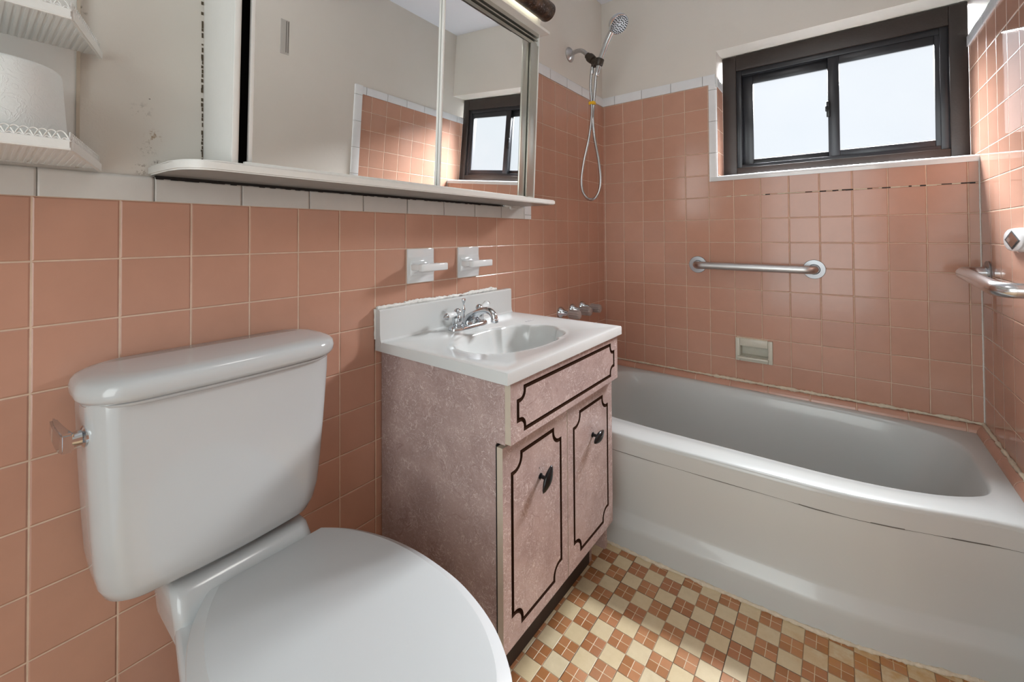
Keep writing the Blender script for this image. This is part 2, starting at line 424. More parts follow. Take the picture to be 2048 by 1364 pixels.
# bullnose cap tiles
def capstrip(name, poly, d0, d1, axis, mat):
    bm = B(); prism(bm, poly, d0, d1, axis); return struct(name, bm, mat, None, 40)
def bull(z0, z1, t=.010, s=1):   # profile in (x, z) of a cap strip, rounded at its top edge
    P = [(0, z0), (s * t, z0)] + [(s * (t - .008 + .008 * math.cos(a)), z1 - .008 + .008 * math.sin(a)) for a in (0, .4, .8, 1.2, PI / 2)] + [(0, z1)]
    return P
prof = [(x, z) for x, z in bull(1.161, 1.209, .005)]
bm = B(); prism(bm, [(x - .006 if x == 0 else x, z) for x, z in prof], YREAR, -.757, 'y'); struct('trim_2', bm, M_capL, None, 40)
bm = B(); prism(bm, [(-.006, 1.161), (.005, 1.161), (.005, 1.862), (-.006, 1.862)], -.757, -.712, 'y'); struct('trim_3', bm, M_capV, None, 40)
bm = B(); prism(bm, [(x - .006 if x == 0 else x, z) for x, z in bull(1.812, 1.863, .004)], -.712, .004, 'y'); struct('trim_4', bm, M_capU, None, 40)
# back wall cap: from the corner to the window upright
bm = B(); P = [(-.002 - 0, z) if x > 0 else (.006, z) for x, z in [(0, 1.812), (1, 1.812), (1, 1.856), (0, 1.862)]]
prism(bm, [(.006, 1.812), (-.004, 1.812), (-.004, 1.853), (-.001, 1.860), (.006, 1.862)], .004, WX0 - .004, 'x')
struct('trim_5', bm, M_capB, None, 40)
# upright bullnose beside the window, sill nosing below it
def arc(cx, cy, r, a0, a1, n=6): return [(cx + r * math.cos(a0 + (a1 - a0) * i / n), cy + r * math.sin(a0 + (a1 - a0) * i / n)) for i in range(n + 1)]
bm = B(); prism(bm, [(WX0 - .034, .006), (WX0 - .034, -.003)] + arc(WX0 - .008, .006, .010, -PI / 2, 0, 6) + [(WX0 + .003, .045), (WX0 - .01, .045)], 1.345, 1.812, 'z')
struct('trim_6', bm, M_capV, None, 40)
bm = B(); prism(bm, [(.006, 1.345), (-.004, 1.345)] + arc(.006, 1.358, .012, PI, PI / 2, 6) + [(REC, 1.370), (REC, 1.36)], WX0 - .03, XR, 'x')
struct('trim_7', bm, M_ceramic, None, 40)
# cap inside the recess cheek and on the right wall
bm = B(); box(bm, WX0 - .004, -.003, 1.797, WX0 + .006, REC, 1.842, bev=.003); struct('trim_8', bm, M_ceramic)
bm = B(); prism(bm, [(XR + .006, 1.795), (XR - .005, 1.795), (XR - .005, 1.832), (XR - .001, 1.840), (XR + .006, 1.842)], -.727, REC, 'y'); struct('trim_9', bm, M_capU, None, 40)
bm = B(); prism(bm, [(XR + .006, -.727), (XR + .006, -.775), (XR - .001, -.773), (XR - .005, -.765), (XR - .005, -.727)], 1.161, 1.842, 'z'); struct('trim_10', bm, M_capV, None, 40)
bm = B(); prism(bm, [(XR + .006, 1.161), (XR - .005, 1.161), (XR - .005, 1.206), (XR - .001, 1.214), (XR + .006, 1.214)], YREAR, -.775, 'y'); struct('trim_11', bm, M_capL, None, 40)
# pink quarter-round tiles where tub meets wall, and aged caulk above them
def qround(name, axis, a0, a1, sgn_x, mat):
    pass
TR = .026
bm = B(); prism(bm, [(0, .388)] + [(-TR * math.cos(a), .388 + TR * math.sin(a)) for a in (0, .35, .7, 1.05, 1.4, PI / 2)], .0, XR, 'x'); struct('trim_12', bm, M_pink, None, 50)
bm = B(); prism(bm, [(XR, .388)] + [(XR - TR * math.cos(a), .388 + TR * math.sin(a)) for a in (0, .35, .7, 1.05, 1.4, PI / 2)], -.64, -.0, 'y'); struct('trim_13', bm, M_pinkY, None, 50)
bm = B(); prism(bm, [(0, .388)] + [(TR * math.cos(a), .388 + TR * math.sin(a)) for a in (0, .35, .7, 1.05, 1.4, PI / 2)], -.76, -.0, 'y'); struct('trim_14', bm, M_pinkY, None, 50)
def bead(bm, pts, r, jit, nrm, n=8, mi=0):
    """ragged bead of caulk along a line"""
    Q = []
    for a, b in zip(pts, pts[1:]):
        a, b = Vector(a), Vector(b); k = max(2, int((b - a).length / .006))
        Q += [a + (b - a) * i / k for i in range(k)]
    Q.append(Vector(pts[-1])); rs = []; cur = r
    for i, q in enumerate(Q):
        cur = .6 * cur + .4 * r * random.uniform(1 - jit, 1 + jit); rs.append(cur)
        Q[i] = q + Vector(nrm) * random.uniform(-.25, .25) * r * jit
    tube(bm, Q, rs, n, mi)
bm = B()
bead(bm, [(.02, -.004, .418), (.55, -.004, .418)], .0045, .6, (0, 0, 1)); bead(bm, [(.55, -.004, .418), (1.38, -.004, .420)], .0068, .75, (0, 0, 1)); bead(bm, [(1.38, -.004, .420), (1.438, -.004, .418)], .005, .8, (0, 0, 1)); bead(bm, [(1.441, -.004, .418), (1.441, -.63, .418)], .0055, .8, (0, 0, 1))
o = struct('trim_15', bm, M_oldcaulk, None, 60)
bm = B(); bead(bm, [(XR - .001, -.001, .42), (XR - .001, -.001, 1.345)], .002, .3, (1, 0, 0)); struct('trim_16', bm, M_caulk, None, 60)
# open grout joint below the window: a dark broken line with white filler
bm = B(); x = .63
while x < 1.43:
    L = random.uniform(.006, .03); f = (x - .63) / .8
    if random.random() < .45 + .5 * f:
        dk = random.random() < .55 * f + .15
        box(bm, x, -.0012, 1.2675 + random.uniform(-.001, .001), min(x + L, 1.435), .0, 1.2705 + random.uniform(0, .0015), 1 if dk else 0)
    x += L
struct('trim_17', bm, [M_oldcaulk, M_dark])

# ------------------------------------------------------------------ window
wroot = bpy.data.objects.new('window_1', None); COL.objects.link(wroot); wroot['kind'] = 'structure'
def wpart(name, bm, m, sm=None, parent=wroot, label=None):
    o = obj(name, bm, m, parent, sm)
    if label: o['label'] = label
    return o
def ring(bm, x0, z0, x1, z1, w_, y0, y1, bev=.002, mi=0, wl=None, wr=None, wb=None, wt=None):
    wl = wl or w_; wr = wr or w_; wb = wb or w_; wt = wt or w_
    box(bm, x0, y0, z0, x0 + wl, y1, z1, mi, bev); box(bm, x1 - wr, y0, z0, x1, y1, z1, mi, bev)
    box(bm, x0 + wl, y0, z0, x1 - wr, y1, z0 + wb, mi, bev); box(bm, x0 + wl, y0, z1 - wt, x1 - wr, y1, z1, mi, bev)
bm = B(); ring(bm, .594, 1.371, 1.445, 1.968, .052, REC, REC + .06, .003, wl=.060, wr=.052, wb=.045, wt=.074)
wpart('window_casing', bm, M_winbrown, 40)
bm = B(); ring(bm, .652, 1.412, 1.394, 1.898, .022, REC + .012, REC + .07, .002, wl=.024, wr=.026, wb=.020, wt=.028)
wpart('window_frame', bm, M_winblack, 40)
bm = B(); ring(bm, .676, 1.430, 1.045, 1.872, .040, REC + .040, REC + .062, .002, wl=.046, wr=.03, wb=.028, wt=.042)
s1 = wpart('sash', bm, M_winblack, 40)
bm = B(); box(bm, .700, REC + .050, 1.445, 1.03, REC + .054, 1.850); wpart('glass_pane', bm, M_pane, None, s1)
bm = B(); ring(bm, 1.016, 1.430, 1.392, 1.880, .040, REC + .018, REC + .038, .002, wl=.040, wr=.038, wb=.027, wt=.044)
s2 = wpart('sash', bm, M_winblack, 40)
bm = B(); box(bm, 1.040, REC + .026, 1.445, 1.370, REC + .030, 1.855); wpart('glass_pane', bm, M_pane, None, s2)
bm = B(); box(bm, 1.010, REC + .006, 1.606, 1.024, REC + .020, 1.676, bev=.003); box(bm, 1.006, REC + .002, 1.63, 1.016, REC + .012, 1.655, bev=.003)
wpart('sash_latch', bm, M_black, 40, s2)

# ------------------------------------------------------------------ bathtub
YF = [(0, -.782), (.25, -.780), (.54, -.774), (.70, -.765), (.84, -.757), (.975, -.749), (1.07, -.737), (1.16, -.715), (1.255, -.684), (1.33, -.660), (1.39, -.647), (1.50, -.640)]
def yf(x):
    for (a, b), (c, d) in zip(YF, YF[1:]):
        if x <= c: return b + (d - b) * (x - a) / (c - a)
    return YF[-1][1]
tub = thing('bathtub', 'white enamelled built-in bathtub with bowed front rim, under the window', 'bathtub', (.72, -.38, 0))
cx, cy = .735, -.352
X0, X1 = .004, XR - .004
def outer(th, inset=0.0):
    dx, dy = math.cos(th), math.sin(th); ts = []
    if dx > 1e-9: ts.append((X1 - inset - cx) / dx)
    if dx < -1e-9: ts.append((X0 + inset - cx) / dx)
    if dy > 1e-9: ts.append((-.004 - inset - cy) / dy)
    if dy < -1e-9:
        t = (cy - yf(cx) - inset) / -dy
        for _ in range(25): t = (yf(min(max(cx + dx * t, 0), 1.45)) + inset - cy) / dy
        ts.append(t)
    t = min(ts); return (cx + dx * t, cy + dy * t)
ths = [2 * PI * i / 200 for i in range(200)]
for px_, py_ in ((X0, -.004), (X1, -.004), (X0, yf(0)), (X1, yf(X1))):
    a = math.atan2(py_ - cy, px_ - cx) % (2 * PI); k = min(range(200), key=lambda i: abs(ths[i] - a)); ths[k] = a
def inner(th, a, b, n=4.6, dx_=0, dy_=0):
    c, s = math.cos(th), math.sin(th)
    # superellipse sampled along the same ray
    r = 1 / ((abs(c) / a) ** n + (abs(s) / b) ** n) ** (1 / n)
    return (cx + dx_ + c * r, cy + dy_ + s * r)
def innerf(th, k=0.0):
    x, y = inner(th, .643, .306)
    if y < cy: y += (yf(max(x, 0)) - (-.765)) * .45 * min(1, (cy - y) / .25)
    return (x, y)
def scl(p, sx, sy, dx_=0, dy_=0): return (cx + (p[0] - cx) * sx + dx_, cy + (p[1] - cy) * sy + dy_)
IN = [innerf(t) for t in ths]
loops = []
loops.append([(*outer(t), .374) for t in ths])
loops.append([(*outer(t, .001), .381) for t in ths]); loops.append([(*outer(t, .004), .386) for t in ths]); loops.append([(*outer(t, .011), .389) for t in ths])
loops.append([(o_[0] * .5 + i_[0] * .5, o_[1] * .5 + i_[1] * .5, .390) for o_, i_ in zip([outer(t, .011) for t in ths], IN)])
loops.append([(*p, .389) for p in IN])
for sx, sy, z, dx_ in ((.992, .985, .385, 0), (.985, .970, .374, 0), (.972, .945, .34, -.002), (.945, .915, .27, -.012), (.915, .885, .19, -.026), (.885, .855, .13, -.040), (.84, .80, .095, -.052), (.76, .68, .082, -.06), (.45, .4, .075, -.08), (.12, .12, .07, -.15)):
    loops.append([(*scl(p, sx, sy, dx_), z) for p in IN])
bm = B(); loft(bm, loops, True, False, True)
part('basin', bm, M_tub, tub, 60)
# apron: lip, caulked joint, recessed panel, flared foot
xs = [X0 + (X1 - X0) * i / 60 for i in range(61)]
prof = [(0, .376), (0, .360), (.001, .3285)]
bm = B(); loft(bm, [[(x, yf(x) + d, z) for x in xs] for d, z in prof + [(.012, .3285)]], False); part('rim_lip', bm, M_tub, tub, 40)
bm = B(); loft(bm, [[(x, yf(x) + d, z) for x in xs] for d, z in [(.012, .3285), (.0025, .3270), (.003, .30), (.008, .24), (.011, .18), (.010, .125), (.0085, .115), (-.008, .088), (-.011, .080), (-.0118, .070), (-.012, 0)]], False)
part('apron', bm, M_tub, tub, 24)
bm = B(); loft(bm, [[(x, yf(x) + .0012 - .0012 * math.sin(x * 40) * (x > .9), z + .0006 * math.sin(x * 23)) for x in xs] for z in (.3296, .3268)], False)
part('joint_line', bm, plain('dark_grout', lin(92, 90, 86), .6, var=.35, scale=30), tub)
bm = B(); bead(bm, [(x, yf(x) - .013, .003) for x in xs[14:]], .0068, .9, (0, 1, 0), 6); 
cb = part('floor_caulk', bm, M_oldcaulk, tub, 60, 'ragged yellowed caulk along the floor')

# ------------------------------------------------------------------ recessed soap dish in the back wall
sd = thing('recessed_soap_dish', 'aged white ceramic soap niche set into the pink tile above the tub', 'soap dish', (.733, -.002, .51))
bm = B()
x0, x1, z0, z1 = .660, .808, .511, .614
ring(bm, x0, z0, x1, z1, .018, -.010, 0, .003, wb=.021, wt=.034)
part('frame', bm, M_dish, sd, 40)
bm = B()
for a in ((NX0, 0, NZ0, NX1, .046, NZ0 + .003), (NX0, 0, NZ1 - .003, NX1, .046, NZ1), (NX0, 0, NZ0, NX0 + .003, .046, NZ1), (NX1 - .003, 0, NZ0, NX1, .046, NZ1), (NX0, .043, NZ0, NX1, .047, NZ1)): box(bm, *a)
part('recess', bm, M_dish, sd)
bm = B(); box(bm, x0 + .008, -.020, z0 + .010, x1 - .016, -.006, z0 + .022, bev=.004); part('lip', bm, M_dish, sd, 40)
bm = B(); box(bm, x0 + .004, -.006, z1 - .004, x1 - .02, 0, z1 + .004, bev=.001); part('caulk', bm, M_oldcaulk, sd, 40)

# ------------------------------------------------------------------ grab bars
def grab(name, label, p0, p1, nrm, stand=.056, r=.0172, mat=M_steel, group=None):
    p0, p1, nrm = Vector(p0), Vector(p1), Vector(nrm); g = thing(name, label, 'grab bar', (p0 + p1) / 2, group)
    d = (p1 - p0).normalized(); R_ = .040; pts = [p0 + nrm * .002]
    c0 = p0 + nrm * stand; c1 = p1 + nrm * stand
    def elbow(p, n_, c, dd, rev=False):
        rb = .034; base = p + n_ * (stand - rb); ctr = base + dd * rb
        Q = [ctr - dd * rb * math.cos(a) + n_ * rb * math.sin(a) for a in (PI / 2 * i / 8 for i in range(9))]
        return list(reversed(Q)) if rev else Q
    pts += elbow(p0, nrm, c0, d) + elbow(p1, nrm, c1, -d, True) + [p1 + nrm * .002]
    bm = B(); tube(bm, pts, r, 24); part('bar', bm, mat, g, 40)
    for p in (p0, p1):
        bm = B(); lathe(bm, p, nrm, [(0, .040), (.003, .0405), (.0055, .039), (.0065, .022), (.004, .0185)], 40); part('flange', bm, M_flange, g, 30)
    return g
grab('grab_bar', 'brushed steel grab bar on the back wall below the window', (.498, 0, .945), (.962, 0, .941), (0, -1, 0))
grab('grab_bar', 'shiny steel grab bar on the right-hand wall at the edge of the photo', (XR, -.090, .955), (XR, -.505, .938), (-1, 0, 0), .063, .0205, M_steel2)
# ceramic towel bar holder above it
tb = thing('towel_bar_holder', 'white ceramic oval wall mount with chrome diamond, above the right grab bar', 'towel holder', (XR, -.42, 1.068))
bm = B(); L = []
for d_, k in ((0, 1), (.010, .98), (.016, .90), (.018, .80)):
    L.append([(XR - d_, -.425 + .100 * k * math.copysign(abs(math.cos(a)) ** .75, math.cos(a)), 1.070 + .034 * k * math.copysign(abs(math.sin(a)) ** .9, math.sin(a))) for a in (2 * PI * i / 48 for i in range(48))])
loft(bm, L, True, True, True); part('mount', bm, M_ceramic, tb, 35)
bm = B(); A = [(-.362, 1.070), (-.425, 1.096), (-.488, 1.070), (-.425, 1.044)]
loft(bm, [[(XR - .0185, y, z) for y, z in A], [(XR - .0195, y, z) for y, z in A]], True, True, True); part('diamond_border', bm, M_dark, tb)
bm = B(); loft(bm, [[(XR - .019, -.425 + (y + .425) * .86, 1.07 + (z - 1.07) * .86) for y, z in A], [(XR - .026, -.425 + (y + .425) * .3, 1.07 + (z - 1.07) * .3) for y, z in A]], True, True, True); part('diamond_cap', bm, M_chrome, tb)

# ------------------------------------------------------------------ shower head set
YS = -.358
sh = thing('hand_shower', 'chrome hand-held shower head with looped steel hose, high in the left corner', 'shower head', (0, YS, 1.99))
bm = B(); lathe(bm, (-.006, YS, 1.990), (1, 0, 0), [(0, .036), (.004, .037), (.010, .032), (.018, .020), (.022, .0125)], 36); part('flange', bm, M_oldchrome, sh, 40)
ap = smooth_path([(-.006, YS, 1.990), (.030, YS, 1.996), (.058, YS, 1.994), (.082, YS, 1.976), (.100, YS, 1.952)])
bm = B(); tube(bm, ap, .0105, 18); part('shower_arm', bm, M_oldchrome, sh, 60)
bm = B(); d = (.03, 0, -.03)
lathe(bm, (.092, YS, 1.962), d, [(0, .012), (.002, .0155), (.016, .0165), (.018, .021), (.030, .022), (.044, .020), (.048, .012)], 28)
lathe(bm, (.126, YS, 1.930), (0, 0, -1), [(0, .014), (.012, .014), (.022, .011), (.034, .0115)], 20)
lathe(bm, (.125, YS, 1.922), (.9, 0, -.25), [(0, .014), (.012, .0175), (.034, .0175), (.036, .010)], 24)
part('bracket', bm, M_bronze, sh, 50)
bm = B(); lathe(bm, (.150, YS, 1.896), (.30, 0, .95), [(0, .018), (.004, .0205), (.030, .0215), (.034, .018)], 24); part('cradle', bm, M_bronze, sh, 50)
hp = [(.143, YS, 1.862), (.150, YS, 1.885), (.166, YS, 1.930), (.190, YS, 1.985), (.214, YS, 2.028), (.228, YS, 2.048)]
hs = smooth_path(hp); bm = B(); tube(bm, hs, [.0115 + .0035 * (i / len(hs)) for i in range(len(hs))], 20); part('handle', bm, M_chrome, sh, 60)
hd = Vector((.62, -.30, -.72)).normalized(); hc = Vector((.248, YS, 2.072))
bm = B(); lathe(bm, hc - hd * .004, hd, [(-.016, .004), (-.014, .020), (-.006, .036), (.006, .045), (.018, .0475), (.024, .0465), (.026, .043)], 40); hh = part('spray_head', bm, M_chrome, sh, 50)
bm = B(); lathe(bm, hc + hd * .0215, hd, [(0, .0425), (.0012, .0425), (.0018, .030)], 36); part('spray_face', bm, plain('grey_face', lin(165, 168, 172), .3, .3), hh, 40)
bm = B(); u, v, _ = frame_from(hd)
for rr, n in ((.010, 6), (.020, 12), (.030, 18), (.038, 24)):
    for i in range(n):
        a = 2 * PI * i / n + rr * 30; c = hc + hd * .0220 + (u * math.cos(a) + v * math.sin(a)) * rr
        lathe(bm, c, hd, [(0, .0032), (.005, .0022)], 7)
o = part('nozzles', bm, M_rubber, hh, None); 
# hose: from below the bracket down, loop, up to the handle
hose = [(.120, YS, 1.893), (.113, YS, 1.86), (.110, YS, 1.80), (.113, YS, 1.73), (.113, YS, 1.66), (.098, YS, 1.56), (.070, YS, 1.45), (.056, YS, 1.36), (.062, YS, 1.305), (.083, YS, 1.272), (.107, YS, 1.262),
        (.131, YS, 1.272), (.151, YS, 1.305), (.157, YS, 1.36), (.147, YS, 1.45), (.127, YS, 1.56), (.113, YS + .013, 1.66), (.120, YS + .012, 1.73), (.131, YS + .006, 1.80), (.139, YS, 1.85), (.143, YS, 1.866)]
hq = smooth_path(hose, 26); bm = B(); tube(bm, hq, [.0066 + (.0005 if i % 2 else -.0003) for i in range(len(hq))], 12); part('hose', bm, M_hose, sh, 80)
bm = B(); lathe(bm, (.120, YS, 1.898), (-.1, 0, -1), [(0, .009), (.03, .0095), (.036, .0065)], 18); lathe(bm, (.143, YS, 1.874), (0, 0, -1), [(0, .0085), (.022, .0085), (.026, .006)], 18); part('hose_nut', bm, M_chrome, sh, 50)
bm = B(); box(bm, .101, YS - .009, 1.718, .130, YS + .018, 1.733, bev=.004); part('band', bm, M_yellow, sh, 50, 'yellow band')

# ------------------------------------------------------------------ shower valves
for i, (yv, lab) in enumerate(((-.475, 'chrome shower valve with clear grooved knob, nearest the sink'), (-.365, 'middle one of the three clear-knobbed shower valves on the left wall'), (-.266, 'chrome shower valve with clear grooved knob, nearest the back corner'))):
    t_ = thing('shower_valve', lab, 'shower valve', (0, yv, .727), 'three shower valves on the left wall')
    bm = B(); lathe(bm, (0, yv, .727), (1, 0, 0), [(0, .028), (.004, .0285), (.014, .022), (.024, .0145), (.040, .0135), (.044, .011), (.056, .011)], 32); part('escutcheon', bm, M_chrome, t_, 40)
    bm = B(); L = []
    for dx_, k in ((.052, .84), (.056, 1), (.098, .98), (.104, .90), (.107, .70)):
        L.append([(dx_, yv + k * (.0205 + .0014 * math.cos(12 * a)) * math.cos(a), .727 + k * (.0205 + .0014 * math.cos(12 * a)) * math.sin(a)) for a in (2 * PI * j / 96 for j in range(96))])
    loft(bm, L, True, True, True); k_ = part('knob', bm, M_acryl, t_, 40)
    bm = B(); lathe(bm, (.050, yv, .727), (1, 0, 0), [(0, .016), (.05, .0155), (.052, .012)], 24); part('knob_core', bm, M_oldchrome, k_, 40)

# ------------------------------------------------------------------ vanity cabinet
VY0, VY1 = -1.458, -.898
va = thing('vanity_cabinet', 'vanity cabinet in marbled pink laminate with two doors, between toilet and bathtub', 'cabinet', (.22, -1.18, 0))
bm = B()
box(bm, .004, VY0, .07, .432, VY0 + .016, .766); box(bm, .004, VY1 - .016, .07, .432, VY1, .766)
box(bm, .004, VY0 + .016, .15, .424, VY1 - .016, .165); box(bm, .004, VY0, 0, .375, VY0 + .016, .07); box(bm, .004, VY1 - .016, 0, .375, VY1, .07)
part('carcass', bm, M_lam, va)
bm = B(); box(bm, .360, VY0 + .016, 0, .375, VY1 - .016, .15); part('toe_kick', bm, plain('dark_toe_board', lin(52, 40, 33), .6, var=.3), va)
bm = B(); box(bm, .420, VY0 + .016, .60, .4335, VY1 - .016, .766); box(bm, .4322, VY0, .626, .4578, VY1, .766); box(bm, .420, VY0 + .016, .150, .4335, VY0 + .05, .60); box(bm, .420, VY1 - .05, .150, .4335, VY1 - .016, .60); box(bm, .42, -1.2, .15, .4335, -1.16, .6); part('face_frame', bm, M_lam, va)
def notch(y0, z0, y1, z1, c=.030, s=.007, n=7):
    """closed path of a rectangle whose corners are cut by a small step and a hollow arc"""
    P = []
    for (X_, Z_, sx, sz) in ((y0, z0, 1, 1), (y1, z0, -1, 1), (y1, z1, -1, -1), (y0, z1, 1, -1)):
        A = [(0, c), (s, c)] + [(s + (c - s) * (1 - math.cos(a)) * 1.0, c - (c - s) * math.sin(a)) for a in (PI / 2 * i / n for i in range(n + 1))][1:] + [(c, 0)]
        # hollow arc centred on the corner side
        A = [(0, c), (s, c)] + [(s + (c - s) * math.sin(PI / 2 * i / n), c - (c - s) * (1 - math.cos(PI / 2 * i / n))) for i in range(1, n)] + [(c, s), (c, 0)]
        Q = [(X_ + sx * a, Z_ + sz * b) for a, b in A]
        if (sx, sz) in ((1, 1), (-1, -1)): pass
        else: Q.reverse()
        P += Q
    return P
def offset_poly(P, d):
    n = len(P); out = []
    for i in range(n):
        a, b, c = P[i - 1], P[i], P[(i + 1) % n]
        e1 = Vector((b[0] - a[0], b[1] - a[1])).normalized(); e2 = Vector((c[0] - b[0], c[1] - b[1])).normalized()
        n1 = Vector((-e1.y, e1.x)); n2 = Vector((-e2.y, e2.x)); m = (n1 + n2)
        m = n1 if m.length < .2 else m.normalized() / max(.5, (m.normalized()).dot(n1))
        out.append((b[0] + m.x * d, b[1] + m.y * d))
    return out
def panel(root, name, y0, z0, y1, z1, xb, xf, my, mz, c, gap_x=None):
    """slab with a routed groove; material 0 laminate, 1 groove, 2 edge"""
    bm = B(); G = notch(y0 + my, z0 + mz, y1 - my, z1 - mz, c)
    gi = offset_poly(G, .0048); go = offset_poly(G, -.0048)
    R0 = [(y0, z0), (y1, z0), (y1, z1), (y0, z1)]
    vr = [bm.verts.new((xf, y, z)) for y, z in R0]; vo = [bm.verts.new((xf, y, z)) for y, z in go]
    es = [bm.edges.new((vr[i], vr[(i + 1) % 4])) for i in range(4)] + [bm.edges.new((vo[i], vo[(i + 1) % len(vo)])) for i in range(len(vo))]
    r = bmesh.ops.triangle_fill(bm, use_beauty=True, use_dissolve=False, edges=es)
    vm_ = [bm.verts.new((xf - .0035, y, z)) for y, z in G]; vi = [bm.verts.new((xf, y, z)) for y, z in gi]
    n = len(G)
    for A, Bq in ((vo, vm_), (vm_, vi)):
        for i in range(n): bm.faces.new((A[i], A[(i + 1) % n], Bq[(i + 1) % n], Bq[i])).material_index = 1
    es = [bm.edges.get((vi[i], vi[(i + 1) % n])) for i in range(n)]
    bmesh.ops.triangle_fill(bm, use_beauty=True, use_dissolve=False, edges=es)
    vb = [bm.verts.new((xb, y, z)) for y, z in R0]
    for i in range(4): bm.faces.new((vr[i], vr[(i + 1) % 4], vb[(i + 1) % 4], vb[i])).material_index = 2
    bm.faces.new(vb).material_index = 2
    return part(name, bm, [M_lam, M_groove, M_edge], root)
panel(va, 'drawer_front', VY0, .630, VY1, .7655, .458, .474, .027, .020, .026)
d1 = panel(va, 'door', VY0 - .002, .160, -1.1815, .618, .4355, .452, .034, .034, .036)
d2 = panel(va, 'door', -1.1785, .160, VY1 + .002, .618, .4355, .452, .034, .034, .036)
def knob(door, y, z, ang):
    bm = B(); lathe(bm, (.452, y, z), (1, 0, 0), [(0, .0075), (.002, .0075), (.004, .0045), (.014, .0045), (.020, .007)], 20)
    L = []; ca, sa = math.cos(ang), math.sin(ang); N = 14
    for i in range(N + 1):
        t = -1 + 2 * i / N; w_ = max(.0006, .0128 * math.sqrt(max(0, 1 - t * t)) * (1 + .15 * math.cos(PI * t)))
        c = (.475 - .0015 * t * t, y + ca * t * .033, z + sa * t * .033)
        L.append([(c[0] + .55 * w_ * math.cos(a), c[1] - sa * w_ * math.sin(a), c[2] + ca * w_ * math.sin(a)) for a in (2 * PI * k / 16 for k in range(16))])
    loft(bm, L, True, True, True); return part('knob', bm, M_black, door, 50, 'black oval knob')
knob(d1, -1.312, .492, math.radians(52)); knob(d2, -1.032, .490, math.radians(12))
for dr, y, z in ((d1, -1.316, .514), (d2, -1.036, .512)):
    bm = B(); lathe(bm, (.452, y, z), (1, 0, 0), [(0, .0016), (.0003, .0016)], 10); part('screw_hole', bm, M_dark, dr)
bm = B(); box(bm, .4325, VY0 - .0025, .15, .4352, VY0 + .020, .622); part('gap_strip', bm, M_dark, va)

# ------------------------------------------------------------------ sink top
st = thing('sink_top', 'white moulded sink top with shell-shaped basin and backsplash on the pink vanity', 'sink', (.24, -1.18, .767))
sx0, sx1, sy0, sy1, sz0, sz1 = .003, .482, -1.478, -.880, .768, .795
bcx, bcy = .276, -1.195
def rect_ray(th, ins=0):
    dx, dy = math.cos(th), math.sin(th); ts = []
    if abs(dx) > 1e-9: ts.append(((sx1 - ins if dx > 0 else sx0 + ins) - bcx) / dx)
    if abs(dy) > 1e-9: ts.append(((sy1 - ins if dy > 0 else sy0 + ins) - bcy) / dy)
    t = min(q for q in ts if q > 0); return (bcx + dx * t, bcy + dy * t)
N = 240; tt = [2 * PI * i / N for i in range(N)]
for qx, qy in ((sx0, sy0), (sx0, sy1), (sx1, sy0), (sx1, sy1)):
    a = math.atan2(qy - bcy, qx - bcx) % (2 * PI); k = min(range(N), key=lambda i: abs(tt[i] - a)); tt[k] = a
def shell(th, k=1.0, lob=1.0):
    # th measured from +x (front) towards +y; lobes fan out on the far (+y) side
    a, b = .124, .196
    r = 1 / ((abs(math.cos(th)) / a) ** 2.15 + (abs(math.sin(th)) / b) ** 2.15) ** (1 / 2.15)
    w_ = max(0, min(1, (math.sin(th) - .22) * 3.5))
    r *= k * (1 + lob * .085 * w_ * (abs(math.sin(th * 5)) - .72))
    return (bcx + r * math.cos(th), bcy + r * math.sin(th))
L = [[(*rect_ray(t), sz0) for t in tt], [(*rect_ray(t), sz1 - .005) for t in tt], [(*rect_ray(t, .0015), sz1 - .001) for t in tt], [(*rect_ray(t, .006), sz1) for t in tt], [(*rect_ray(t, .018), sz1 - .0015) for t in tt]]
def ellr(t, k, z):
    a, b = .148, .226
    r = 1 / math.sqrt((math.cos(t) / a) ** 2 + (math.sin(t) / b) ** 2); return (bcx - .0 + k * r * math.cos(t), bcy + k * r * math.sin(t), z)
L += [[ellr(t, 1.0, sz1 - .0015) for t in tt], [ellr(t, .975, sz1 - .004) for t in tt], [(*shell(t, 1.05, .9), sz1 - .0042) for t in tt], [(*shell(t, 1.0), sz1 - .006) for t in tt]]
for k, dz, lb in ((.975, .012, 1), (.93, .035, .8), (.86, .065, .5), (.75, .092, .3), (.58, .112, .4), (.35, .122, .2), (.10, .125, 0)):
    L.append([(*shell(t, k, lb), sz1 - dz) for t in tt])
bm = B(); loft(bm, L, True, False, True)
bm.faces.ensure_lookup_table()
part('basin', bm, M_sink, st, 50)
bm = B(); lathe(bm, (bcx, bcy, sz1 - .124), (0, 0, 1), [(0, .020), (.002, .020), (.003, .014), (.001, .006)], 24); part('drain', bm, M_chrome, st, 40)
bm = B()
prism(bm, [(.003, sz0 + .001), (.030, sz0 + .001), (.034, sz1 - .003), (.028, sz1 + .004), (.026, sz1 + .018), (.0255, .880), (.0225, .884), (.003, .884)], sy0 - .0004, sy1 + .0004, 'y')
part('backsplash', bm, M_sink, st, 30)
bm = B(); bead(bm, [(.006, sy0 + .004, .887), (.006, sy1 - .07, .888)], .0052, .75, (0, 0, 1.3)); bead(bm, [(.006, sy0 + .10, .891), (.006, sy0 + .2, .891)], .004, .9, (0, 0, 1.5)); bead(bm, [(.006, sy1 - .22, .892), (.006, sy1 - .08, .893)], .004, .8, (0, 0, 1.5))
bead(bm, [(.004, sy0 - .001, .80), (.004, sy0 - .001, .885)], .003, .7, (0, 0, 1)); part('caulk_bead', bm, M_caulk, st, 60, 'ragged white caulk')
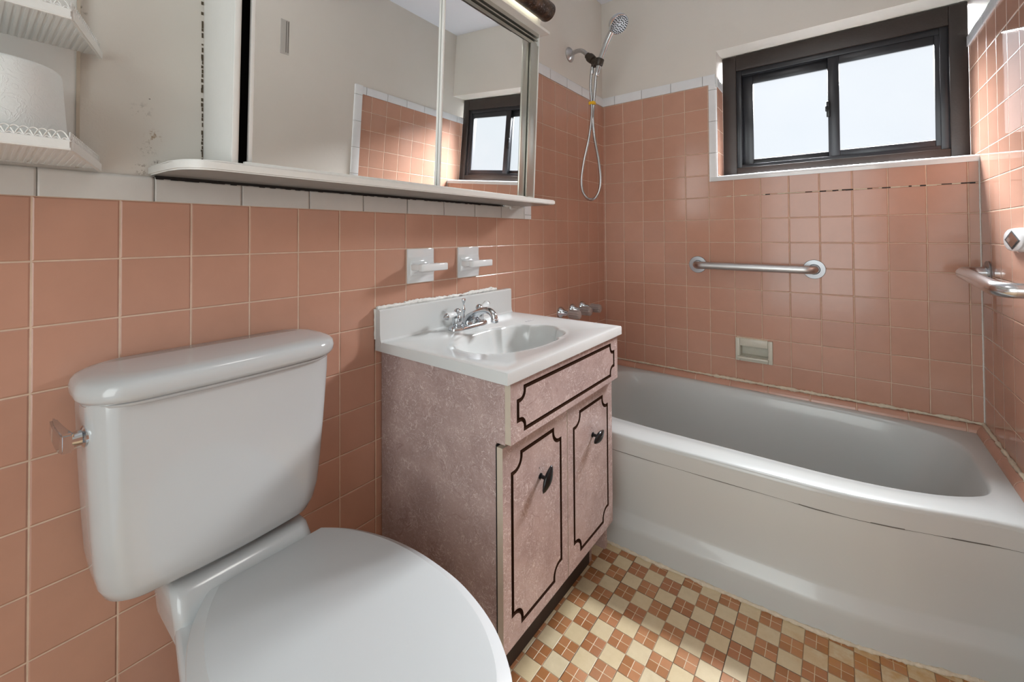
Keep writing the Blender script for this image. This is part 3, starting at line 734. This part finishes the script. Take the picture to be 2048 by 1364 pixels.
# maker's stamp: faint grey mark on the deck
bm = B()
for i, (dy, ln) in enumerate(((0, .012), (.016, .009), (.028, .014))):
    box(bm, .183, -1.005 + dy, sz1 - .0014, .192, -1.005 + dy + ln, sz1 - .0010)
part('stamp', bm, plain('grey_stamp', lin(176, 176, 178), .4), st)

# ------------------------------------------------------------------ faucet
fy = -1.180; fx = .082; fz = sz1 - .0015
fa = thing('faucet', 'chrome two-handle faucet with white porcelain levers behind the sink basin', 'faucet', (fx, fy, fz))
bm = B(); L = []
for z, k in ((0, 1.0), (.004, 1.0), (.010, .93), (.013, .80)):
    L.append([(fx + k * .027 * math.copysign(abs(math.cos(a)) ** .8, math.cos(a)), fy + (.082 * k if k == 1 else .082 - (1 - k) * .03) * math.copysign(abs(math.sin(a)) ** .55, math.sin(a)), fz + z) for a in (2 * PI * i / 64 for i in range(64))])
loft(bm, L, True, True, True); part('base_plate', bm, M_chrome, fa, 40)
sp = smooth_path([(fx - .004, fy, fz + .012), (fx + .002, fy, fz + .028), (fx + .030, fy, fz + .045), (fx + .066, fy, fz + .060), (fx + .092, fy, fz + .060), (fx + .108, fy, fz + .048), (fx + .112, fy, fz + .034)])
bm = B(); tube(bm, sp, [.016 - .0055 * min(1, i / 22) for i in range(len(sp))], 22); lathe(bm, (fx + .112, fy, fz + .040), (0, 0, -1), [(0, .0105), (.002, .012), (.012, .012), (.014, .009)], 22); part('spout', bm, M_chrome, fa, 60)
for s in (-1, 1):
    yh = fy + s * .0508
    bm = B(); lathe(bm, (fx, yh, fz + .008), (0, 0, 1), [(0, .0175), (.004, .0175), (.007, .0145), (.010, .0165), (.030, .0165), (.033, .010), (.037, .008), (.041, .0105), (.048, .0125), (.054, .010), (.059, .004)], 28)
    hd_ = part('handle', bm, M_chrome, fa, 35)
    dirv = Vector((.02 if s < 0 else -.1, s, -.10 if s < 0 else .22)).normalized(); o0 = Vector((fx, yh, fz + .052))
    bm = B(); lathe(bm, o0 + dirv * .012, dirv, [(-.004, .006), (0, .0085), (.016, .0088), (.032, .0120), (.035, .0112)], 24); part('lever', bm, M_ceramic, hd_, 40, 'white porcelain lever')
    bm = B(); lathe(bm, o0 + dirv * .046, dirv, [(0, .0108), (.003, .0105), (.010, .0065), (.015, .002)], 20); part('lever_tip', bm, M_chrome, hd_, 40)
bm = B(); lathe(bm, (fx - .022, fy, fz + .012), (0, 0, 1), [(0, .007), (.012, .0045), (.030, .0028), (.040, .0055), (.046, .0055), (.050, .003), (.062, .003), (.068, .0055), (.074, .0075), (.078, .006)], 18); part('lift_rod', bm, M_chrome, fa, 40)

# ------------------------------------------------------------------ ceramic soap and cup holders on the left wall
def wall_dish(name, y0, y1, label, flip):
    r = thing(name, label, 'soap dish', (0, (y0 + y1) / 2, .946), None)
    bm = B(); box(bm, .0, y0 + .001, .946, .0065, y1 - .001, 1.052, bev=.002); part('back_plate', bm, M_ceramic, r, 40)
    # curved bracket growing into a tray
    bm = B(); L = []; yc = (y0 + y1) / 2
    for x_, hw, zt, zb in ((.0055, .0525, 1.030, .952), (.009, .049, 1.019, .962), (.014, .045, 1.009, .972), (.022, .041, 1.001, .982), (.040, .041, .998, .987), (.056, .043, .998, .987)):
        L.append([(x_, yc - hw, zb), (x_, yc + hw, zb), (x_, yc + hw, zt), (x_, yc - hw, zt)])
    loft(bm, L, True, True, True); bmesh.ops.bevel(bm, geom=[e for e in bm.edges], offset=.0016, segments=2, affect='EDGES')
    part('bracket', bm, M_ceramic, r, 50)
    bm = B(); box(bm, .052, yc - .052, .985, .074, yc + .052, 1.008, bev=.004); box(bm, .02, yc - .052, .988, .058, yc - .044, 1.006, bev=.002); box(bm, .02, yc + .044, .988, .058, yc + .052, 1.006, bev=.002)
    part('tray_rim', bm, M_ceramic, r, 50)
wall_dish('ceramic_soap_dish', -1.367, -1.260, 'white ceramic soap dish on the tile, nearer the toilet of the pair', 0)
wall_dish('ceramic_soap_dish', -1.151, -1.045, 'white ceramic tray holder on the tile, nearer the bathtub of the pair', 1)

# ------------------------------------------------------------------ white shelf board below the mirror cabinet
bm = B()
r_ = .05
poly = [(-.003, -1.976), (.095, -1.968)] + [(.165 - .055 + .055 * math.sin(a), -1.912 - .054 * math.cos(a)) for a in (.25, .5, .75, 1.0, 1.25, PI / 2)] + [(.165, -.776), (-.003, -.776)]
prism(bm, poly, 1.211, 1.2292, 'z'); bmesh.ops.bevel(bm, geom=[e for e in bm.edges if abs(e.verts[0].co.z - e.verts[1].co.z) < 1e-6], offset=.003, segments=2, affect='EDGES')
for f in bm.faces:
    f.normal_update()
    if f.calc_center_median().z < 1.2115 and abs(f.normal.z) > .9: f.material_index = 1  # bottom face in a greyer colour, its shade painted in
tag(obj('wall_shelf', bm, [M_wood_w, plain('shaded_underside', lin(134, 132, 127), .3, var=.12, scale=8)], None, 40), 'long white painted shelf board with rounded left end, under the mirror cabinet', 'shelf')
bm = B(); bead(bm, [(.007, -.90, 1.2095), (.007, -.80, 1.2095)], .005, .9, (0, 0, 1)); bead(bm, [(.006, -.86, 1.203), (.006, -.82, 1.202)], .006, .9, (0, 0, 1))
struct('trim_18', bm, M_caulk, None, 60)
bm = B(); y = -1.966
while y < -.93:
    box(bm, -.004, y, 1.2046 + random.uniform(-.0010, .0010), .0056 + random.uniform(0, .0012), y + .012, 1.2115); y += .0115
struct('shelf_gap_shade', bm, M_dark)  # dark strip painted in for the shade between shelf and cap tiles
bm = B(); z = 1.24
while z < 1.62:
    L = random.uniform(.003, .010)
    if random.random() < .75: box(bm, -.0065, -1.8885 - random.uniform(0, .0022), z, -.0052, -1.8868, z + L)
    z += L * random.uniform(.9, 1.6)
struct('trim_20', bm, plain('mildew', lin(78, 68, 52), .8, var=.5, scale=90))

# ------------------------------------------------------------------ mirror cabinet (front plane leans forward a little)
mc = thing('mirror_cabinet', 'wide wall cabinet with two sliding mirror doors above the shelf', 'mirror cabinet', (0, -1.37, 1.229))
n_ = Vector((1, .020, -.050)).normalized(); h_ = Vector((-.020, 1, 0)).normalized(); v_ = n_.cross(h_).normalized()
O_ = Vector((.146, -1.886, 1.2295))
MC = Matrix(((n_.x, h_.x, v_.x, O_.x), (n_.y, h_.y, v_.y, O_.y), (n_.z, h_.z, v_.z, O_.z), (0, 0, 0, 1)))
W_, H_ = 1.005, .615     # local axes: x = out of the wall, y = along, z = up
def lbox(bm, *a, **k):
    mi = k.get('mi', 0); bev = k.get('bev', 0); t = bmesh.new(); box(t, *a, mi=mi, bev=bev); bmesh.ops.transform(t, matrix=MC, verts=t.verts)
    vmap = {v: bm.verts.new(v.co) for v in t.verts}
    for f in t.faces: bm.faces.new([vmap[v] for v in f.verts]).material_index = mi
    t.free()
# side wedges from wall to the leaning front, back panel, bottom
bm = B()
def wedge(bm, a0, a1):
    pts = []
    for a in (a0, a1):
        f0 = MC @ Vector((0, a, 0)); f1 = MC @ Vector((0, a, H_))
        pts.append([Vector((-.005, f0.y, 1.2295)), f0, f1, Vector((-.005, f1.y, f1.z))])
    V = [[bm.verts.new(p) for p in q] for q in pts]
    bm.faces.new(V[0]); bm.faces.new(list(reversed(V[1])))
    for i in range(4): bm.faces.new((V[0][i], V[0][(i + 1) % 4], V[1][(i + 1) % 4], V[1][i]))
wedge(bm, 0, .012); part('side_panel', bm, M_white, mc)
bm = B(); wedge(bm, W_ - .012, W_); part('side_panel', bm, M_white, mc)
bm = B(); box(bm, -.005, -1.86, 1.2295, .004, -.89, 1.84); part('back_panel', bm, M_dark, mc)
bm = B(); lbox(bm, -.002, -.001, 0, .006, .0085, H_, bev=.001); lbox(bm, .0, 0.02, 0, .010, W_ - .05, .006, bev=.001)
part('frame', bm, M_white, mc, 40)
bm = B(); lbox(bm, -.002, W_ - .052, 0, .012, W_ - .004, H_ - .045, bev=.0015); part('jamb', bm, M_alu, mc, 40, 'satin aluminium jamb')
bm = B(); lbox(bm, -.001, W_ - .004, 0, .013, W_ + .002, H_, bev=.001); part('edge_strip', bm, M_white, mc, 40)
# header with sliding tracks
bm = B(); lbox(bm, -.09, .0, H_ - .045, .004, W_ - .004, H_ - .033, mi=0); lbox(bm, -.09, 0, H_ - .026, .008, W_ - .004, H_ - .021, mi=0); lbox(bm, -.09, 0, H_ - .014, .012, W_ - .004, H_, mi=0)
lbox(bm, -.09, .0, H_ - .033, -.006, W_ - .004, H_ - .026, mi=1); lbox(bm, -.09, 0, H_ - .021, -.006, W_ - .004, H_ - .014, mi=1)
part('header_track', bm, [M_alu, M_dark], mc)
bm = B(); lbox(bm, -.012, .038, .006, -.007, .56, H_ - .035); dl = part('mirror_door', bm, M_mirror, mc)
bm = B(); lbox(bm, -.013, .031, .006, -.004, .038, H_ - .035, bev=.001); part('door_edge', bm, M_white, dl, 40)
bm = B(); lbox(bm, -.0069, .0865, .238, -.0062, .1035, .308, mi=0); lbox(bm, -.0068, .0965, .242, -.0060, .0982, .306, mi=1); lbox(bm, -.0068, .1005, .242, -.0060, .1022, .306, mi=1)
part('finger_pull', bm, [plain('etched_grey', lin(165, 163, 158), .4), plain('etched_dark', lin(100, 98, 94), .4)], dl)
bm = B(); lbox(bm, -.004, .533, .006, .0015, W_ - .090, H_ - .047); dr = part('mirror_door', bm, M_mirror, mc)
bm = B(); lbox(bm, -.006, .5265, .006, .003, .533, H_ - .047, bev=.001); part('door_edge', bm, M_white, dr, 40)
bm = B(); lbox(bm, -.005, W_ - .090, .006, .005, W_ - .057, H_ - .047, bev=.0015); part('door_stile', bm, M_alu, dr, 40)
bm = B(); lbox(bm, -.02, W_ - .057, .006, -.001, W_ - .050, H_ - .047); part('jamb_gap', bm, M_dark, mc)
# top board with the lamp on it
bm = B(); lbox(bm, -.16, -.004, H_, .045, W_ + .020, H_ + .010, bev=.001); part('top_board', bm, M_white, mc)

lp = thing('vanity_light', 'lit fluorescent strip light with rusty bronze shade on top of the mirror cabinet', 'lamp', (.17, -1.37, 1.855))
def lx(a, b, c): return MC @ Vector((a, b, c))
bm = B(); LB, LA = .950, .005
prof = [(.075 + .034 * math.cos(a), H_ + .047 + .034 * math.sin(a)) for a in [math.radians(q) for q in range(-120, 151, 15)]]
L = []
for b in (LA, LB):
    L.append([lx(x, b, z) for x, z in prof])
LI = [[lx(.075 + (x - .075) * .90, b, H_ + .047 + (z - H_ - .047) * .90) for x, z in prof] for b in (LA, LB)]
R0 = loft(bm, L, False); R1 = loft(bm, LI, False)
n = len(prof)
for e in (0, 1):
    for i in range(n - 1): bm.faces.new((R0[e][i], R0[e][i + 1], R1[e][i + 1], R1[e][i]))
for i in (0, n - 1): bm.faces.new((R0[0][i], R0[1][i], R1[1][i], R1[0][i]))
part('shade', bm, M_rust, lp, 40)
for b in (LA - .006, LB):
    bm = B()
    t0 = [lx(.075 + .034 * math.cos(a), b, H_ + .047 + .034 * math.sin(a)) for a in (2 * PI * i / 28 for i in range(28))]
    t1 = [lx(.075 + .034 * math.cos(a), b + .006, H_ + .047 + .034 * math.sin(a)) for a in (2 * PI * i / 28 for i in range(28))]
    loft(bm, [t0, t1], True, True, True)
    part('end_cap', bm, M_rust, lp, 40)
bm = B(); lbox(bm, -.05, .01, H_ + .0105, .040, .97, H_ + .060, bev=.003); part('ballast_box', bm, M_white, lp, 40)
bm = B(); tube(bm, [lx(.062, .02, H_ + .040), lx(.062, .96, H_ + .040)], .013, 20); part('tube', bm, M_lampglow, lp, 60)

# ------------------------------------------------------------------ scalloped metal wall shelves
ws = thing('metal_wall_shelf', 'white metal wall rack with two lattice-edged shelves, top left corner', 'wall shelf', (0, -2.27, 1.21))
SY0, SY1 = -2.495, -2.045
bm = B(); box(bm, -.005, -2.467, 1.214, .004, -2.073, 1.95, bev=.001); part('back_panel', bm, M_white, ws, 40)
bm = B(); box(bm, -.005, -2.0745, 1.214, .0065, -2.0700, 1.95); part('panel_edge', bm, M_edge, ws)
def mshelf(z, dzf, dep=.176):
    def shear(b):
        for v in b.verts: v.co.z += dzf * v.co.x / dep
    pl = [(0.0, SY1), (dep, SY1 - .055), (dep, SY0 + .055), (0.0, SY0)]
    bm = B(); prism(bm, [(x, y) for x, y in pl], z + .004, z + .010, 'z')
    y = SY1 - .012                                                     # ribs of the corrugated underside
    while y > SY0 + .012:
        xm = min(dep, (SY1 - y) / .055 * dep, (y - SY0) / .055 * dep) - .004
        if xm > .01: box(bm, .003, y - .0018, z + .003, xm, y + .0018, z + .0045)
        y -= .0075
    # rolled rim
    path = [(0.0, SY1), (dep, SY1 - .055), (dep, SY0 + .055), (0.0, SY0)]
    for a, b in zip(path, path[1:]):
        d_ = Vector((b[0] - a[0], b[1] - a[1])).normalized(); nn = Vector((-d_.y, d_.x)); nn = nn if nn.x >= 0 else -nn
        q = [(a[0], a[1]), (b[0], b[1]), (b[0] + nn.x * .004, b[1] + nn.y * .004), (a[0] + nn.x * .004, a[1] + nn.y * .004)]
        prism(bm, q, z, z + .013, 'z')
    tube(bm, [(x + .002, y, z + .0015) for x, y in path], .0026, 8); tube(bm, [(x + .002, y, z + .0125) for x, y in path], .0022, 8)
    shear(bm); s = part('shelf', bm, M_white, ws, 40)
    # lattice gallery: crossing loops standing on the rim
    bm = B(); per = []
    P = [Vector((x + .002, y, 0)) for x, y in path]
    for a, b in zip(P, P[1:]):
        Ln = (b - a).length; k = max(2, round(Ln / .0085))
        for i in range(k):
            c0 = a + (b - a) * (i / k); c2 = a + (b - a) * min(1, (i + 2) / k)
            pts = [c0 + (c2 - c0) * (j / 12) + Vector((0, 0, z + .0135 + .0125 * math.sin(PI * j / 12) ** .8)) for j in range(13)]
            tube(bm, pts, .0010, 6)
        for i in range(k):
            c0 = a + (b - a) * (i / k); c2 = a + (b - a) * ((i + 1) / k)
            tube(bm, [c0 + (c2 - c0) * (j / 6) + Vector((0, 0, z + .0125 + .004 * math.sin(PI * j / 6))) for j in range(7)], .0010, 6)
    shear(bm); part('gallery_rail', bm, M_white, s, 60)
mshelf(1.211, .006); mshelf(1.413, -.007)
tc = thing('paper_roll_cover', 'white embossed tapered paper shade standing on the lower metal wall shelf', 'roll cover', (.086, -2.168, 1.2255))
bm = B(); lathe(bm, (.086, -2.168, 1.2255), (0, 0, 1), [(0, .0755), (.004, .0765), (.08, .0712), (.110, .0692), (.115, .068), (.118, .065), (.1195, .054)], 72); part('cover', bm, M_cup, tc, 50)
bm = B(); lathe(bm, (.086, -2.168, 1.2255), (0, 0, 1), [(.0, .0768), (.004, .0778), (.008, .0768)], 72, cap=False); part('hem', bm, M_cup, tc, 50)

# ------------------------------------------------------------------ toilet
to = thing('toilet', 'white two-piece toilet with closed lid, against the tiled wall left of the vanity', 'toilet', (.34, -1.83, 0))
def rrect(x0, x1, y0, y1, r0, r1, z, n=10, bow=0.0):
    """plan outline: r0 = radius at the wall side, r1 at the front; bow pushes the front out"""
    P = []
    for cx_, cy_, r, a0 in ((x1 - r1, y1 - r1, r1, 0), (x0 + r0, y1 - r0, r0, PI / 2), (x0 + r0, y0 + r0, r0, PI), (x1 - r1, y0 + r1, r1, 1.5 * PI)):
        for i in range(n + 1):
            a = a0 + PI / 2 * i / n; P.append([cx_ + r * math.cos(a), cy_ + r * math.sin(a), z])
    # extra points across front
    out = []
    m = len(P)
    for i in range(m):
        out.append(P[i])
    yc = (y0 + y1) / 2; hw = (y1 - y0) / 2
    F = []
    for j in range(1, 12):
        t = j / 12; F.append([x1, y0 + r1 + (y1 - y0 - 2 * r1) * t, z])
    out += F
    for q in out:
        k = max(0, 1 - ((q[1] - yc) / hw) ** 2); q[0] += bow * k * max(0, (q[0] - x0) / (x1 - x0))
    return [tuple(q) for q in out]
# tank
bm = B(); L = []
for z, hw, xf, yc, r1 in ((.500, .128, .120, -1.888, .03), (.503, .150, .132, -1.887, .035), (.512, .164, .142, -1.886, .04), (.530, .173, .148, -1.885, .045), (.56, .179, .151, -1.884, .045), (.62, .184, .153, -1.883, .045), (.72, .190, .156, -1.882, .045), (.80, .194, .158, -1.881, .045), (.834, .195, .158, -1.881, .045)):
    L.append(rrect(.012, xf, yc - hw, yc + hw, .012, r1, z, bow=.012))
loft(bm, L, True, True, True); part('tank', bm, M_porc, to, 50)
bm = B(); L = []
for z, e in ((.826, -.004), (.828, .0), (.832, .001), (.8335, -.001), (.836, .0055), (.842, .0085), (.852, .0095), (.862, .0075), (.868, .002), (.872, -.008), (.8735, -.022)):
    L.append(rrect(.008 - min(e, 0) * 0, .164 + e, -1.880 - .198 - e, -1.880 + .198 + e, .055, .062, z, bow=.013))
loft(bm, L, True, True, True); part('tank_lid', bm, M_porc, to, 60)
# flush lever on the left side of the tank
bm = B(); lathe(bm, (.112, -2.070, .782), (.1, -1, 0), [(0, .0165), (.006, .0165), (.009, .012), (.020, .010)], 20); fl = part('flush_lever', bm, M_chrome, to, 40)
bm = B(); L = []
for t, hw, hh, x, y, z in ((0, .008, .015, .125, -2.094, .780), (.3, .007, .015, .105, -2.098, .783), (.6, .006, .013, .082, -2.101, .788), (1, .004, .011, .055, -2.103, .794)):
    L.append([(x, y - hw, z - hh), (x, y + hw, z - hh), (x, y + hw, z + hh), (x, y - hw, z + hh)])
loft(bm, L, True, True, True); bmesh.ops.bevel(bm, geom=list(bm.edges), offset=.003, segments=2, affect='EDGES'); part('paddle', bm, M_chrome, fl, 50)
# bowl with deck: rounded outline in plan, narrower foot
SC = -1.822
def bowl_out(t, k=1, dx=0, x0=.05, x1=.70, hwmax=.182, wback=.122):
    """plan outline at angle t; back is a flat deck, front an egg"""
    c, s = math.cos(t), math.sin(t)
    ox = .40
    if c > 0: x = ox + (x1 - ox) * k * c; y = hwmax * k * s
    else:
        x = ox + (ox - x0) * c
        f = (-c) ** 1.3; y = (hwmax * (1 - f) + wback * f) * k * math.copysign(abs(s) ** (1 - .82 * f), s)
    yc = SC + (-1.852 - SC) * max(0, min(1, (.42 - x) / .34))
    return (x + dx, yc + y)
T_ = [2 * PI * i / 96 for i in range(96)]
L = []
for z, k, x0, x1, dx, wb in ((0, .62, .14, .56, 0, .16), (.01, .63, .14, .565, 0, .16), (.03, .58, .15, .55, 0, .15), (.12, .55, .14, .545, 0, .14), (.20, .62, .10, .58, 0, .125), (.28, .80, .07, .64, 0, .125), (.34, .92, .05, .675, 0, .122), (.39, .985, .035, .692, 0, .122), (.415, 1.0, .030, .697, 0, .122), (.430, .99, .030, .694, 0, .122), (.436, .96, .033, .685, 0, .118)):
    L.append([(*bowl_out(t, k, dx, x0, x1, .178, wb), z) for t in T_])
L.append([(*bowl_out(t, .9, 0, .05, .67, .17, .108), .437) for t in T_])
bm = B(); loft(bm, L, True, True, True); part('bowl', bm, M_porc, to, 60)
# tank pedestal: the part of the deck that carries the tank
bm = B(); L = []
for z, hw, xf in ((.40, .112, .17), (.44, .116, .172), (.466, .118, .168), (.484, .117, .150), (.490, .112, .135)):
    L.append(rrect(.02, xf, -1.856 - hw, -1.856 + hw, .02, .02, z))
loft(bm, L, True, True, True); part('deck', bm, M_porc, to, 60)
bm = B(); box(bm, .03, -1.95, .485, .100, -1.79, .503, bev=.004); lathe(bm, (.10, -2.005, .505), (0, 0, -1), [(0, .008), (.012, .008), (.014, .004)], 12); part('gasket', bm, M_rubber, to, 40)
# seat ring and lid
HX = .160
def seat_out(k, x0=HX, dz=0, ex=0.0):
    W = [(0, .104), (.03, .126), (.065, .146), (.11, .163), (.16, .176), (.22, .184), (.28, .185), (.34, .181), (.40, .168), (.45, .150), (.49, .127), (.52, .103), (.545, .072), (.556, .045), (.560, .02), (.561, 0)]
    P = [(x0 + a, b) for a, b in W]
    # resample smoothly
    S_ = smooth_path([(a, b, 0) for a, b in P], 4)
    up = [(p.x, p.y) for p in S_]; 
    full = [(x, SC + y) for x, y in up] + [(x, SC - y) for x, y in reversed(up[:-1])]
    cxs = x0 + .27
    return [(cxs + (x - cxs) * (1 - k), SC + (y - SC) * (1 - k * (1.5 if k < .2 else 1))) for x, y in full]
bm = B(); L = [[(x, y, z) for x, y in seat_out(k)] for z, k in ((.437, .03), (.440, .012), (.452, .008), (.455, .02))]
loft(bm, L, True, True, True); part('seat', bm, M_seat, to, 50)
bm = B(); L = [[(x, y, z) for x, y in seat_out(k)] for z, k in ((.4555, .012), (.458, .0), (.463, -.001), (.467, .004), (.4790, .070), (.4815, .079), (.4825, .12), (.484, .5), (.484, .95))]
L = [[(max(x, HX + (.004 if i in (0,) else 0)) if k_ < 7 else x, y, z) for i, (x, y, z) in enumerate(l)] for k_, l in enumerate(L)]
loft(bm, L, True, True, True); part('seat_lid', bm, M_seat, to, 22)
for y in (SC - .07, SC + .07):
    bm = B(); box(bm, HX + .002, y - .018, .437, HX + .030, y + .018, .4558, bev=.003); part('hinge', bm, M_seat, to, 50)

# ------------------------------------------------------------------ fill lamp added on the ceiling, out of view
cl = thing('ceiling_fill', 'round white glass fill lamp, added out of view in the middle of the ceiling', 'ceiling light', (.78, -1.35, ZC))
bm = B(); lathe(bm, (.78, -1.35, ZC), (0, 0, -1), [(0, .17), (.02, .17), (.022, .155)], 48); part('base', bm, M_white, cl, 40)
bm = B(); lathe(bm, (.78, -1.35, ZC - .022), (0, 0, -1), [(0, .150), (.02, .148), (.045, .125), (.065, .08), (.072, .01)], 48); part('glass_shade', bm, M_fill_lamp, cl, 60)
